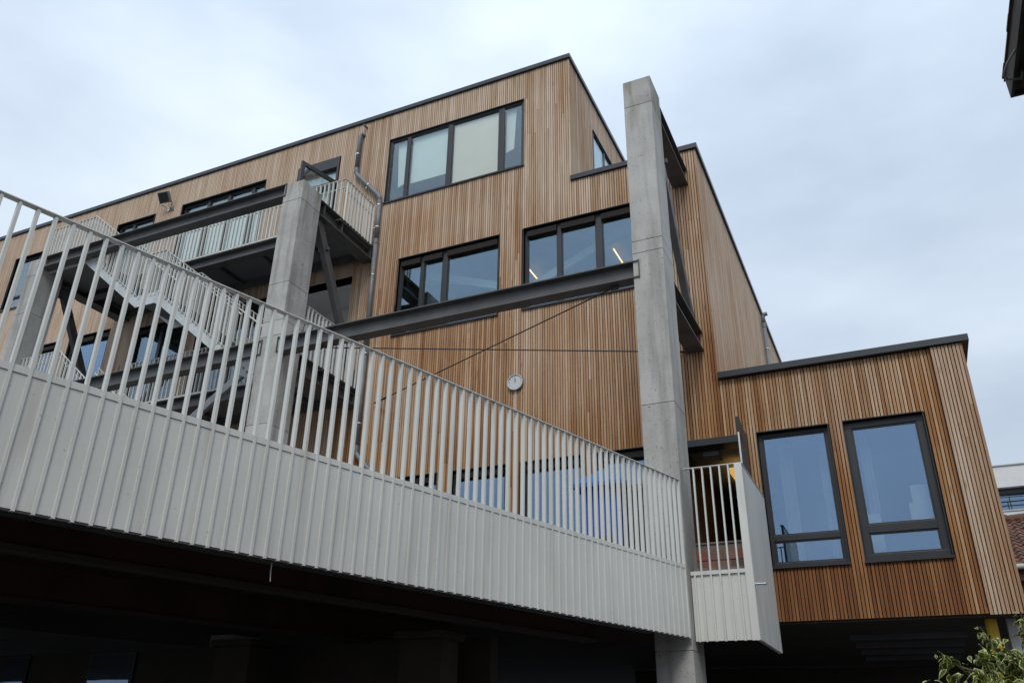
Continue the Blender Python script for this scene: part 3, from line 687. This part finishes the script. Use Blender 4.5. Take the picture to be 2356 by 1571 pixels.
def gallery(z, x0, label, full):
    t = thing('gallery', label, 'gallery', ((x0-9.5)/2, 12.3, z-0.3), 'access galleries along the facade')
    yf = 11.70
    put('deck', MB().box(x0, -9.50, yf, FY-0.03, z-0.05, z), 'soffit_panel', t)
    put('edge_beam', MB().box(x0, -9.50, yf-0.012, yf+0.03, z-0.055, z-0.02), 'white_paint', t)
    c = MB(); c.prism([(x0, yf+0.10+p[0], z-0.19+p[1]) for p in ibeam_poly(0.26, 0.20, 0.014, 0.010)], (-9.5-x0, 0, 0)); put('channel', c, 'steel_dark', t)
    put('channel', MB().box(x0, -9.5, FY-0.14, FY-0.10, z-0.32, z-0.051), 'steel_dark', t)
    x = x0+0.4
    while x < -9.6:
        put('joist', MB().box(x, x+0.06, yf+0.21, FY-0.141, z-0.20, z-0.051), 'steel_dark', t); x += 1.25
    put('soffit_sheet', MB().box(x0+.01, -9.52, yf+0.205, FY-0.145, z-0.115, z-0.11), 'soffit_panel', t)
    # landing bay in front, at the head of the stair
    put('deck', MB().box(-17.30, -15.74, 10.60, yf-0.013, z-0.05, z), 'soffit_panel', t)
    put('landing_beam', MB().box(-17.30, -15.74, 10.56, 10.60, z-0.27, z+0.005), 'galvanised', t)
    put('landing_beam', MB().box(-17.34, -17.30, 10.56, FY-0.03, z-0.27, z+0.005), 'steel_dark', t)
    put('landing_beam', MB().box(-15.74, -15.70, 10.60, yf-0.013, z-0.27, z-0.06), 'steel_dark', t)
    put('soffit_sheet', MB().box(-17.29, -15.75, 10.61, yf-0.02, z-0.20, z-0.19), 'soffit_panel', t)
    rail_x(t, -15.68 if full else -14.9, -9.48, yf, z)
    rail_y(t, yf if full else 11.0, 12.82, -9.48, z, hand=-0.08)
    rail_x(t, -17.28, -15.72, 10.57, z); rail_y(t, 10.57, 12.9, -17.28, z, hand=0.08)
    return t
gallery(9.97, -17.3, 'upper white railed steel gallery running below the top-floor windows', True)
gallery(6.50, -17.3, 'lower white railed steel gallery behind the long beam and stair', False)

def stair(zt, zl, zb, label, x0=-15.72):
    t = thing('steel_stair', label, 'stair', (-13, 11, zb), 'outside stairs between galleries')
    ya, yb = 10.555, 11.60; sl = -0.783
    xa = x0 + (zt-zl)/0.783; xb = xa+0.58; xc = xb + (zl-zb)/0.783
    for y, who in ((ya, 0), (yb, 1)):
        for (x_0, z_0, x_1, z_1) in ((x0, zt+0.03, xa, zl+0.03), (xb, zl+0.03, xc, zb+0.03)):
            s = MB(); s.prism([(x_0, y, z_0), (x_1, y, z_1), (x_1, y, z_1-0.27), (x_0+0.10, y, z_0-0.34), (x_0, y, z_0-0.30)], (0, 0.014, 0))
            s.prism([(x_0, y-0.03, z_0), (x_1, y-0.03, z_1), (x_1, y-0.03, z_1-0.012), (x_0, y-0.03, z_0-0.012)], (0, 0.029, 0))
            put('stringer', s, 'galvanised', t)
            # sloping rails and bars
            put('top_rail', MB().prism([(x_0, y-0.022, z_0+1.0), (x_1, y-0.022, z_1+1.0), (x_1, y-0.022, z_1+0.989), (x_0, y-0.022, z_0+0.989)], (0, 0.044, 0)), 'white_paint', t)
            put('handrail', MB().tube([(x_0, y+(0.07 if not who else -0.06), z_0+0.84), (x_1, y+(0.07 if not who else -0.06), z_1+0.84)], 0.018, 8), 'white_paint', t)
            x = x_0+0.05; me = bar_mesh(1.05, True)
            while x < x_1: put('baluster', me, 'white_paint', t, loc=(x, y-0.001, z_0+(x-x_0)*sl-0.06)); x += 0.1125
            n = 9 if abs(z_0-z_1) < 2.2 else 15
            if not who:
                for k in range(n):
                    xx = x_0+(x_1-x_0)*(k+0.1)/n; z_ = z_0+(z_1-z_0)*(k+0.6)/n-0.06
                    put('tread', MB().box(xx, xx+(x_1-x_0)/n+0.02, ya+0.016, yb-0.002, z_-0.035, z_), 'soffit_panel', t)
                bo = MB()
                for k in range(n):
                    for q_ in (0.25, 0.75):
                        xx = x_0+(x_1-x_0)*(k+q_)/n; z_ = z_0+(z_1-z_0)*(k+q_)/n-(0.10 if q_ < .5 else 0.20); bo.tube([(xx, y-0.006, z_), (xx, y+0.001, z_)], 0.012, 6)
                put('bolts', bo, 'galvanised', t)['kind'] = 'stuff'
        put('stringer', MB().box(xa+0.001, xb-0.001, y, y+0.014, zl-0.25, zl+0.02), 'galvanised', t)
        put('top_rail', MB().box(xa, xb, y-0.022, y+0.022, zl+1.02, zl+1.03), 'white_paint', t)
        x = xa+0.06; me = bar_mesh(1.08, True)
        while x < xb: put('baluster', me, 'white_paint', t, loc=(x, y, zl-0.06)); x += 0.1125
    put('landing_plate', MB().box(xa, xb, ya+0.015, yb-0.001, zl-0.06, zl-0.02), 'soffit_panel', t)
    return t
stair(9.97, 8.37, 6.50, 'white railed steel stair descending from upper gallery to lower gallery', )
stair(6.50, 4.90, 2.05, 'white railed steel stair descending from lower gallery to the terrace')

# ------------------------------------------------------------------ drainpipes
def pipe(name, label, runs, r, clamps):
    t = thing(name, label, 'drainpipe', runs[-1][-1], None)
    for i_, rn in enumerate(runs): put('pipe', MB().tube(rn, r, 14), 'zinc', t, smooth=True)
    for i_, (p, d) in enumerate(clamps):
        p, d = Vector(p), Vector(d).normalized()
        put('clamp', MB().tube([p-d*0.014, p+d*0.014], r+0.007, 14), 'chrome', t)
        s = d.cross(Vector((0, 1, 0))).normalized()
        put('clamp_lug', MB().obox(p+s*(r+0.018), s*0.02, d*0.012, Vector((0, 0.012, 0))), 'chrome', t)
        put('clamp_stem', MB().tube([p+Vector((0, r, 0)), p+Vector((0, 0.10, 0))], 0.006, 6), 'chrome', t)
    for rn in runs[1:]:
        a, b = Vector(rn[0]), Vector(rn[1]); d = (b-a).normalized(); put('socket', MB().tube([a-d*0.03, a+d*0.09], r+0.006, 14), 'zinc', t, smooth=False)
    return t
py = FY-0.085
pipe('drain_pipe', 'grey zinc drainpipe with an angled offset on the timber wall beside the gallery',
     [[(-10.15, FY+0.0, 13.36), (-10.17, py+0.01, 13.36), (-10.20, py, 13.28), (-10.20, py, 12.30)], [(-10.20, py, 12.30), (-10.195, py, 12.20), (-10.16, py, 12.13), (-9.50, py, 11.36), (-9.455, py, 11.28), (-9.44, py, 11.16)],
      [(-9.44, py, 11.16), (-9.43, py, 10.1)], [(-9.43, py, 10.1), (-9.42, py, 7.4)], [(-9.42, py, 7.4), (-9.40, py, 5.25)], [(-9.40, py, 5.25), (-9.39, py, 5.15), (-9.34, py, 5.06), (-8.85, py, 4.55), (-8.80, py, 4.45), (-8.80, py, 2.05)]],
     0.052, [((-10.21, py, 12.75), (0, 0, 1)), ((-9.80, py, 11.71), (-0.64, 0, 0.77)), ((-9.44, py, 11.05), (0, 0, 1)), ((-9.43, py, 10.45), (0, 0, 1)), ((-9.425, py, 9.2), (0, 0, 1)), ((-9.41, py, 7.30), (0, 0, 1)), ((-9.40, py, 5.75), (0, 0, 1))])
single('roof_spout', MB().tube([(-10.10, FY-0.14, 13.58), (-10.10, FY+0.01, 13.60)], 0.028, 10), 'zinc', 'small dark overflow spout poking out under the roof edge', 'spout')
sx = XM+0.085
pipe('drain_pipe', 'grey zinc drainpipe on the side wall above the low wing roof',
     [[(sx+0.12, 20.05, 10.20), (sx+0.04, 20.05, 10.19), (sx, 20.05, 10.12), (sx, 20.05, 9.9)], [(sx, 20.05, 9.9), (sx, 20.05, 5.62)]], 0.055, [((sx, 20.05, 9.2), (0, 0, 1))])

# ------------------------------------------------------------------ clock, floodlight
ck = thing('wall_clock', 'round white wall clock with steel rim on the larch slats', 'clock', (-5.97, FY, 5.94))
CZ, CX, CR = 6.105, -5.97, 0.158
def ring(r0, r1, y0, y1, n=40):
    m = MB()
    for i_ in range(n):
        t = 2*math.pi*i_/n
        for r_, y in ((r0, y0), (r1, y0), (r1, y1), (r0, y1)): m.v.append((CX+r_*math.sin(t), y, CZ+r_*math.cos(t)))
    for i_ in range(n):
        a, b = i_*4, ((i_+1) % n)*4
        for j in range(4): m.f.append((a+j, b+j, b+(j+1) % 4, a+(j+1) % 4))
    return m
put('rim', ring(CR-0.013, CR, FY-0.060, FY-0.030), 'rim_steel', ck)
put('case', MB().tube([(CX, FY-0.032, CZ), (CX, FY+0.0, CZ)], CR-0.004, 40), 'print_black', ck)
put('face', MB().tube([(CX, FY-0.044, CZ), (CX, FY-0.0325, CZ)], CR-0.0125, 40), 'clock_face', ck)
def hand(ang, ln, w):
    t = R(ang); d = Vector((math.sin(t), 0, math.cos(t))); s = Vector((math.cos(t), 0, -math.sin(t)))
    return MB().obox(Vector((CX, FY-0.049, CZ))+d*(ln/2-0.015), d*(ln/2+0.0), s*w/2, Vector((0, 0.0012, 0)))
put('hour_hand', hand(6, 0.085, 0.008), 'print_black', ck); put('minute_hand', hand(-7, 0.118, 0.006), 'print_black', ck)
for n_ in range(1, 13):
    cu = bpy.data.curves.new('numeral', 'FONT'); cu.body = str(n_); cu.size = 0.034; cu.align_x = 'CENTER'; cu.align_y = 'CENTER'; cu.extrude = 0.0006
    t = R(n_*30); cu.materials.append(MAT['print_black'])
    tmp = bpy.data.objects.new('tmp', cu); nm = bpy.data.meshes.new_from_object(tmp); bpy.data.objects.remove(tmp)
    o = bpy.data.objects.new('numeral', nm); COL.objects.link(o); o.location = (CX+0.118*math.sin(t), FY-0.0452, CZ+0.118*math.cos(t)); o.rotation_euler = (R(90), 0, 0)
    o.parent = ck; o.matrix_parent_inverse = INV[ck.name]
put('cable_duct', MB().box(CX-0.012, CX+0.012, FY-0.016, FY+0.001, 4.6, CZ-CR+0.01), 'grey_post', ck)
fl = thing('floodlight', 'small square floodlight on the timber wall under the roof edge', 'floodlight', (-16.6, FY, 13.2))
fx, fz = -16.40, 13.17
dn = Vector((0.10, -0.80, -0.60)).normalized(); sxv = Vector((1, 0.125, 0)).normalized(); upv = sxv.cross(dn)
if upv.z < 0: upv = -upv
cc = Vector((fx, FY-0.24, fz))
put('housing', MB().obox(cc, sxv*0.17, upv*0.15, dn*0.045), 'zinc', fl, bevel=0.01)
put('lens', MB().obox(cc+dn*0.047, sxv*0.145, upv*0.125, dn*0.004), 'frame_dark', fl)
put('bracket', MB().tube([cc-upv*0.12+sxv*0.19, cc-upv*0.17+sxv*0.19, Vector((fx+0.10, FY-0.02, fz-0.24))], 0.014, 6), 'chrome', fl)
put('bracket', MB().tube([cc-upv*0.12-sxv*0.19, cc-upv*0.17-sxv*0.19, Vector((fx+0.02, FY-0.02, fz-0.24))], 0.014, 6), 'chrome', fl)
put('base_plate', MB().box(fx-0.04, fx+0.18, FY-0.03, FY+0.004, fz-0.30, fz-0.19), 'chrome', fl)

# things on the wing's window sills
for x0, x1, z0, z1, y, lab in ((0.33, 0.585, 3.30, 3.56, 13.36, 'white box standing on another box behind the right wing window'), (0.27, 0.585, 2.96, 3.299, 13.34, 'wide white box low behind the right wing window glass'), (-0.32, -0.14, 2.55, 3.18, 13.36, 'tall narrow white box behind the right wing window, beside its left frame')):
    t = single('storage_box', MB().box(x0, x1, y, y+0.25, z0, z1), 'white_board', lab, 'box', 'boxes behind the wing windows', bevel=0.006)
    if z0 < 3: single('window_shelf', MB().box(x0-0.06, x1+0.06, y-0.03, y+0.3, z0-0.03, z0-0.001), 'interior', 'plain shelf carrying the '+('wide' if x0 > 0 else 'tall narrow')+' white box behind the wing window', 'shelf')
for x0, x1, lab in ((-1.48, -1.28, 'pale curtain hanging behind the wing window beside the doorway, next to the gate'), (-0.88, -0.76, 'narrow pale curtain behind the wing window beside the doorway, near the slat strip'), (-0.26, -0.12, 'pale curtain behind the right wing window above the narrow box')):
    m = MB(); n_ = 10
    for k in range(n_+1):
        for z in (3.2 if x0 > -0.5 else 2.5, 4.45): m.v.append((x0+(x1-x0)*k/n_, 13.42+0.012*math.sin(k*1.3), z))
    for k in range(n_): m.f.append((2*k, 2*k+2, 2*k+3, 2*k+1))
    o = single('curtain', m, 'interior', lab, 'curtain', 'curtains behind the wing windows'); sd = o.modifiers.new('thick', 'SOLIDIFY'); sd.thickness = 0.004
# pipe and post below the wing
single('gas_pipe', MB().tube([(0.985, 13.35, GZ), (0.985, 13.35, ZB-0.03)], 0.075, 16), 'yellow_paint', 'bright yellow vertical pipe under the wing corner', 'pipe', smooth=False)
single('steel_post', MB().box(1.17, 1.29, 13.35, 13.47, GZ, ZB-0.02), 'grey_post', 'pale grey steel post under the wing corner beside the yellow pipe', 'post', bevel=0.01)

# ------------------------------------------------------------------ neighbours
hs = thing('brick_house', 'old house with brown pantile roof beyond the wing corner', 'house', (6, 24, GZ))
HY, HZ0, HZ1 = 21.0, 3.62, 5.08      # eave line and ridge
put('wall', MB().box(2.0, 12, HY+0.25, HY+7, GZ, HZ0-0.15), 'brick', hs)
put('gutter_board', MB().box(1.7, 12.2, HY-0.02, HY+0.04, HZ0-0.30, HZ0-0.04), 'soffit_wood', hs)
put('gutter', MB().tube([(1.7, HY-0.09, HZ0-0.02), (12.2, HY-0.09, HZ0-0.02)], 0.06, 10), 'grey_post', hs)
run = 2.2; rise = HZ1-HZ0; sl_ = math.atan2(rise, run)
rf = MB(); rf.prism([(1.75, HY, HZ0-0.02), (1.75, HY+run, HZ1-0.02), (1.75, HY+run*2, HZ0-0.02)], (10.4, 0, 0)); ro = put('roof', rf, 'soffit_wood', hs)
tm = MB(); n_ = 6; wv_ = 0.21
for k in range(n_+1):
    u = k/n_; hgt = 0.035*math.sin(u*2*math.pi)
    for y_, e in ((-0.02, 0.03), (0.24, 0.0)): tm.v.append((u*wv_, y_, hgt+e))
    for y_, e in ((-0.02, 0.012), (0.24, -0.018)): tm.v.append((u*wv_, y_, hgt+e))
for k in range(n_):
    a, b = k*4, (k+1)*4
    tm.f += [(a, b, b+1, a+1), (a+2, a+3, b+3, b+2), (a, a+2, b+2, b)]
tme = tm.mesh('roof_tile'); Ls = math.hypot(run, rise); rows = 13; cnt = 0
for r_ in range(rows):
    for k in range(14):
        u = (r_+0.15)*Ls/rows
        if cnt < 300:
            put('roof_tile', tme, 'tile', ro, loc=(1.78+k*0.205+random.uniform(-.006, .006), HY+u*math.cos(sl_), HZ0+0.03+u*math.sin(sl_)), rot=(sl_, random.uniform(-.03, .03), 0)); cnt += 1
rest = MB()
for r_ in range(rows):
    for k in range(14, 50):
        u = (r_+0.15)*Ls/rows; kk = len(rest.v); M = Matrix.Translation((1.78+k*0.205, HY+u*math.cos(sl_), HZ0+0.03+u*math.sin(sl_))) @ Matrix.Rotation(sl_, 4, 'X')
        rest.v += [tuple(M @ Vector(v_)) for v_ in tm.v]; rest.f += [tuple(i_+kk for i_ in f_) for f_ in tm.f]
put('roof_tiles', rest, 'tile', ro)['kind'] = 'stuff'
for k in range(6): put('ridge_tile', MB().tube([(1.75+k*0.4, HY+run, HZ1+0.03), (2.17+k*0.4, HY+run, HZ1+0.045)], [0.11, 0.12], 10), 'tile', ro)

wb = thing('white_house', 'modern white rendered block with a railed window band beyond the pantile roof', 'building', (14, 44, GZ))
put('wall', MB().box(3.6, 30, 40, 50, GZ, 9.2), 'render_white', wb)
put('wall', MB().box(3.6, 30, 40.02, 50, 10.2, 11.12), 'render_white', wb)
put('wall', MB().box(3.6, 30, 42.2, 50, 9.2, 10.2), 'interior', wb)
put('roof_edge', MB().box(3.55, 30, 39.97, 50, 11.12, 11.17), 'grey_post', wb)
put('lintel', MB().box(3.6, 30, 40.3, 40.5, 9.98, 10.2), 'frame_dark', wb)
for k in range(4):
    wf = put('window', MB().box(4.0+k*1.45, 4.06+k*1.45, 40.5, 40.56, 9.2, 10.0), 'frame_dark', wb)
    put('pane', MB().box(4.06+k*1.45, 5.45+k*1.45, 40.52, 40.53, 9.2, 10.0), 'glass', wf)
for z in (9.42, 9.60, 9.78): put('guard_rail', MB().tube([(3.6, 40.1, z), (12, 40.1, z)], 0.018, 6), 'frame_dark', wb)
for k in range(5): put('guard_post', MB().tube([(4.7+k*1.5, 40.1, 9.15), (4.7+k*1.5, 40.1, 9.8)], 0.02, 6), 'frame_dark', wb)
put('sill_band', MB().box(3.58, 30, 39.96, 40.2, 9.16, 9.22), 'grey_post', wb)

# building on the right whose eave corner hangs into view
eb = thing('eaves_house', 'dark wooden roof eave corner of the neighbouring house overhead', 'house', (5, 0, GZ))
EX, EY, EZ = 1.53, 6.66, 5.0
put('wall', MB().box(2.5, 9, -9, 6.0, GZ, 5.0), 'brick', eb)
put('eave_soffit', MB().box(EX+0.03, 9.4, -9.3, EY-0.03, EZ+0.03, EZ+0.06), 'eave_wood', eb)
put('fascia', MB().box(EX, EX+0.028, -9.3, EY, EZ, EZ+0.20), 'eave_wood', eb)
put('fascia', MB().box(EX+0.03, 9.4, EY-0.028, EY, EZ, EZ+0.20), 'eave_wood', eb)
rfm = MB(); rfm.prism([(EX-0.01, EY+0.02, EZ+0.20), (5.4, EY+0.02, EZ+2.6), (9.4, EY+0.02, EZ+0.20)], (0, -16, 0)); put('roof', rfm, 'tile', eb)
for k in range(12): put('rafter_end', MB().box(EX+0.05, 2.5, EY-0.35-k*0.55, EY-0.27-k*0.55, EZ-0.06, EZ+0.029), 'eave_wood', eb)
for k in range(40):
    w_ = random.uniform(0.004, 0.013); put('roof_slate', MB().box(EX-w_-0.012, EX+0.10, EY-0.02-(k+1)*0.19+0.004, EY-0.02-k*0.19, EZ+0.201, EZ+0.221), 'eave_wood', eb)
put('cable', MB().tube([(EX+0.0, EY-0.58, EZ+0.02), (EX-0.055, EY-0.46, EZ+0.0), (EX-0.075, EY-0.36, EZ-0.01), (EX-0.05, EY-0.28, EZ-0.015), (EX+0.03, EY-0.25, EZ-0.015), (EX+0.12, EY-0.26, EZ-0.02), (EX+0.20, EY-0.20, EZ-0.05), (EX+0.5, EY-0.15, EZ-0.1)], 0.010, 8), 'cable_grey', eb)

# ------------------------------------------------------------------ variegated shrub
sh = thing('variegated_shrub', 'variegated shrub with cream edged green leaves growing up beside the wing', 'shrub', (0.75, 6.0, GZ))
def leafmesh():
    m = MB(); n_ = 6; ed = []
    prof = [0.0, 0.62, 1.0, 0.95, 0.68, 0.30, 0.0]
    for i_ in range(n_+1):
        u = i_/n_; w_ = 0.27*prof[i_]
        for j in (-1, -0.55, 0, 0.55, 1):
            m.v.append((j*w_, u, 0.10*abs(j)*prof[i_]-0.16*u*u)); ed.append(1.0 if abs(j) == 1 or i_ in (0, n_) else (0.25 if abs(j) > 0.5 else 0.0))
    for i_ in range(n_):
        for j in range(4): a = i_*5+j; m.f.append((a, a+1, a+6, a+5))
    me = m.mesh('leaf'); at = me.attributes.new('edge', 'FLOAT', 'POINT'); at.data.foreach_set('value', ed)
    for p in me.polygons: p.use_smooth = True
    return me
LEAF = leafmesh()
stems = []
def stem(path, r0, r1):
    n_ = len(path); put('stem', MB().tube(path, [r0+(r1-r0)*k/(n_-1) for k in range(n_)], 7), 'bark', sh); stems.append(path)
base = Vector((0.78, 6.0, GZ))
stem([base, (0.74, 6.0, -0.6), (0.66, 5.98, 0.1), (0.55, 6.0, 0.40), (0.43, 5.98, 0.57), (0.375, 5.97, 0.69)], 0.035, 0.004)
stem([(0.66, 5.98, 0.0), (0.52, 5.9, 0.28), (0.36, 5.86, 0.40), (0.22, 5.84, 0.455), (0.115, 5.83, 0.545)], 0.016, 0.003)
stem([(0.70, 6.0, 0.0), (0.60, 6.1, 0.35), (0.60, 6.1, 0.55), (0.625, 6.1, 0.78)], 0.014, 0.003)
stem([(0.72, 6.0, -0.2), (0.55, 5.8, 0.2), (0.45, 5.75, 0.36), (0.36, 5.72, 0.42)], 0.012, 0.003)
stem([(0.72, 6.0, -0.1), (0.66, 5.85, 0.25), (0.52, 5.85, 0.47), (0.47, 5.85, 0.60)], 0.012, 0.003)
stem([(0.70, 6.0, -0.3), (0.50, 5.7, 0.02), (0.36, 5.65, 0.18), (0.26, 5.6, 0.24)], 0.012, 0.003)
rg = random.Random(5); cnt = 0; LEAVES = []
for si, path in enumerate(stems):
    P_ = [Vector(p) for p in path]; seg = list(zip(P_, P_[1:]))[1:] if si == 0 else list(zip(P_, P_[1:]))
    for a, b in seg:
        nl = max(6, int((b-a).length/0.0042))
        for k in range(nl):
            t = (k+rg.random())/nl; p = a.lerp(b, t); spread = 0.075
            p = p + Vector((rg.gauss(0, spread), rg.gauss(0, spread), rg.gauss(-0.05, spread*0.6))) * (0.25 if (b-P_[-1]).length < 0.01 and t > 0.4 else 1.0)
            sz = rg.uniform(0.05, 0.095) * (0.55 if (b-P_[-1]).length < 0.01 and t > 0.5 else 1.0)
            LEAVES.append((p, sz, (rg.uniform(-1.5, 0.15), rg.uniform(-0.6, 0.6), rg.uniform(0, 6.28))))
rg.shuffle(LEAVES)
for p, sz, e in LEAVES[:300]:
    o = put('leaf', LEAF, 'leaf', sh, loc=p, rot=e); o.scale = (sz, sz, sz)
mm = MB(); ed = []
src = [tuple(v.co) for v in LEAF.vertices]; sf = [tuple(p.vertices) for p in LEAF.polygons]
from mathutils import Euler
edv = [d_.value for d_ in LEAF.attributes['edge'].data]
extra = LEAVES[300:] + [(Vector((rg.gauss(0.50, 0.085), rg.gauss(6.05, 0.10), rg.uniform(0.15, 0.54))), rg.uniform(0.045, 0.085), (rg.uniform(-1.4, 0.2), rg.uniform(-.6, .6), rg.uniform(0, 6.28))) for k in range(900)]
for p, sz, e in extra:
    M = Matrix.Translation(p) @ Euler(e).to_matrix().to_4x4() @ Matrix.Scale(sz, 4); kk = len(mm.v)
    mm.v += [tuple(M @ Vector(v)) for v in src]; mm.f += [tuple(i_+kk for i_ in f_) for f_ in sf]; ed += edv
me = mm.mesh('foliage'); at = me.attributes.new('edge', 'FLOAT', 'POINT'); at.data.foreach_set('value', ed)
put('foliage', me, 'leaf', sh)['kind'] = 'stuff'
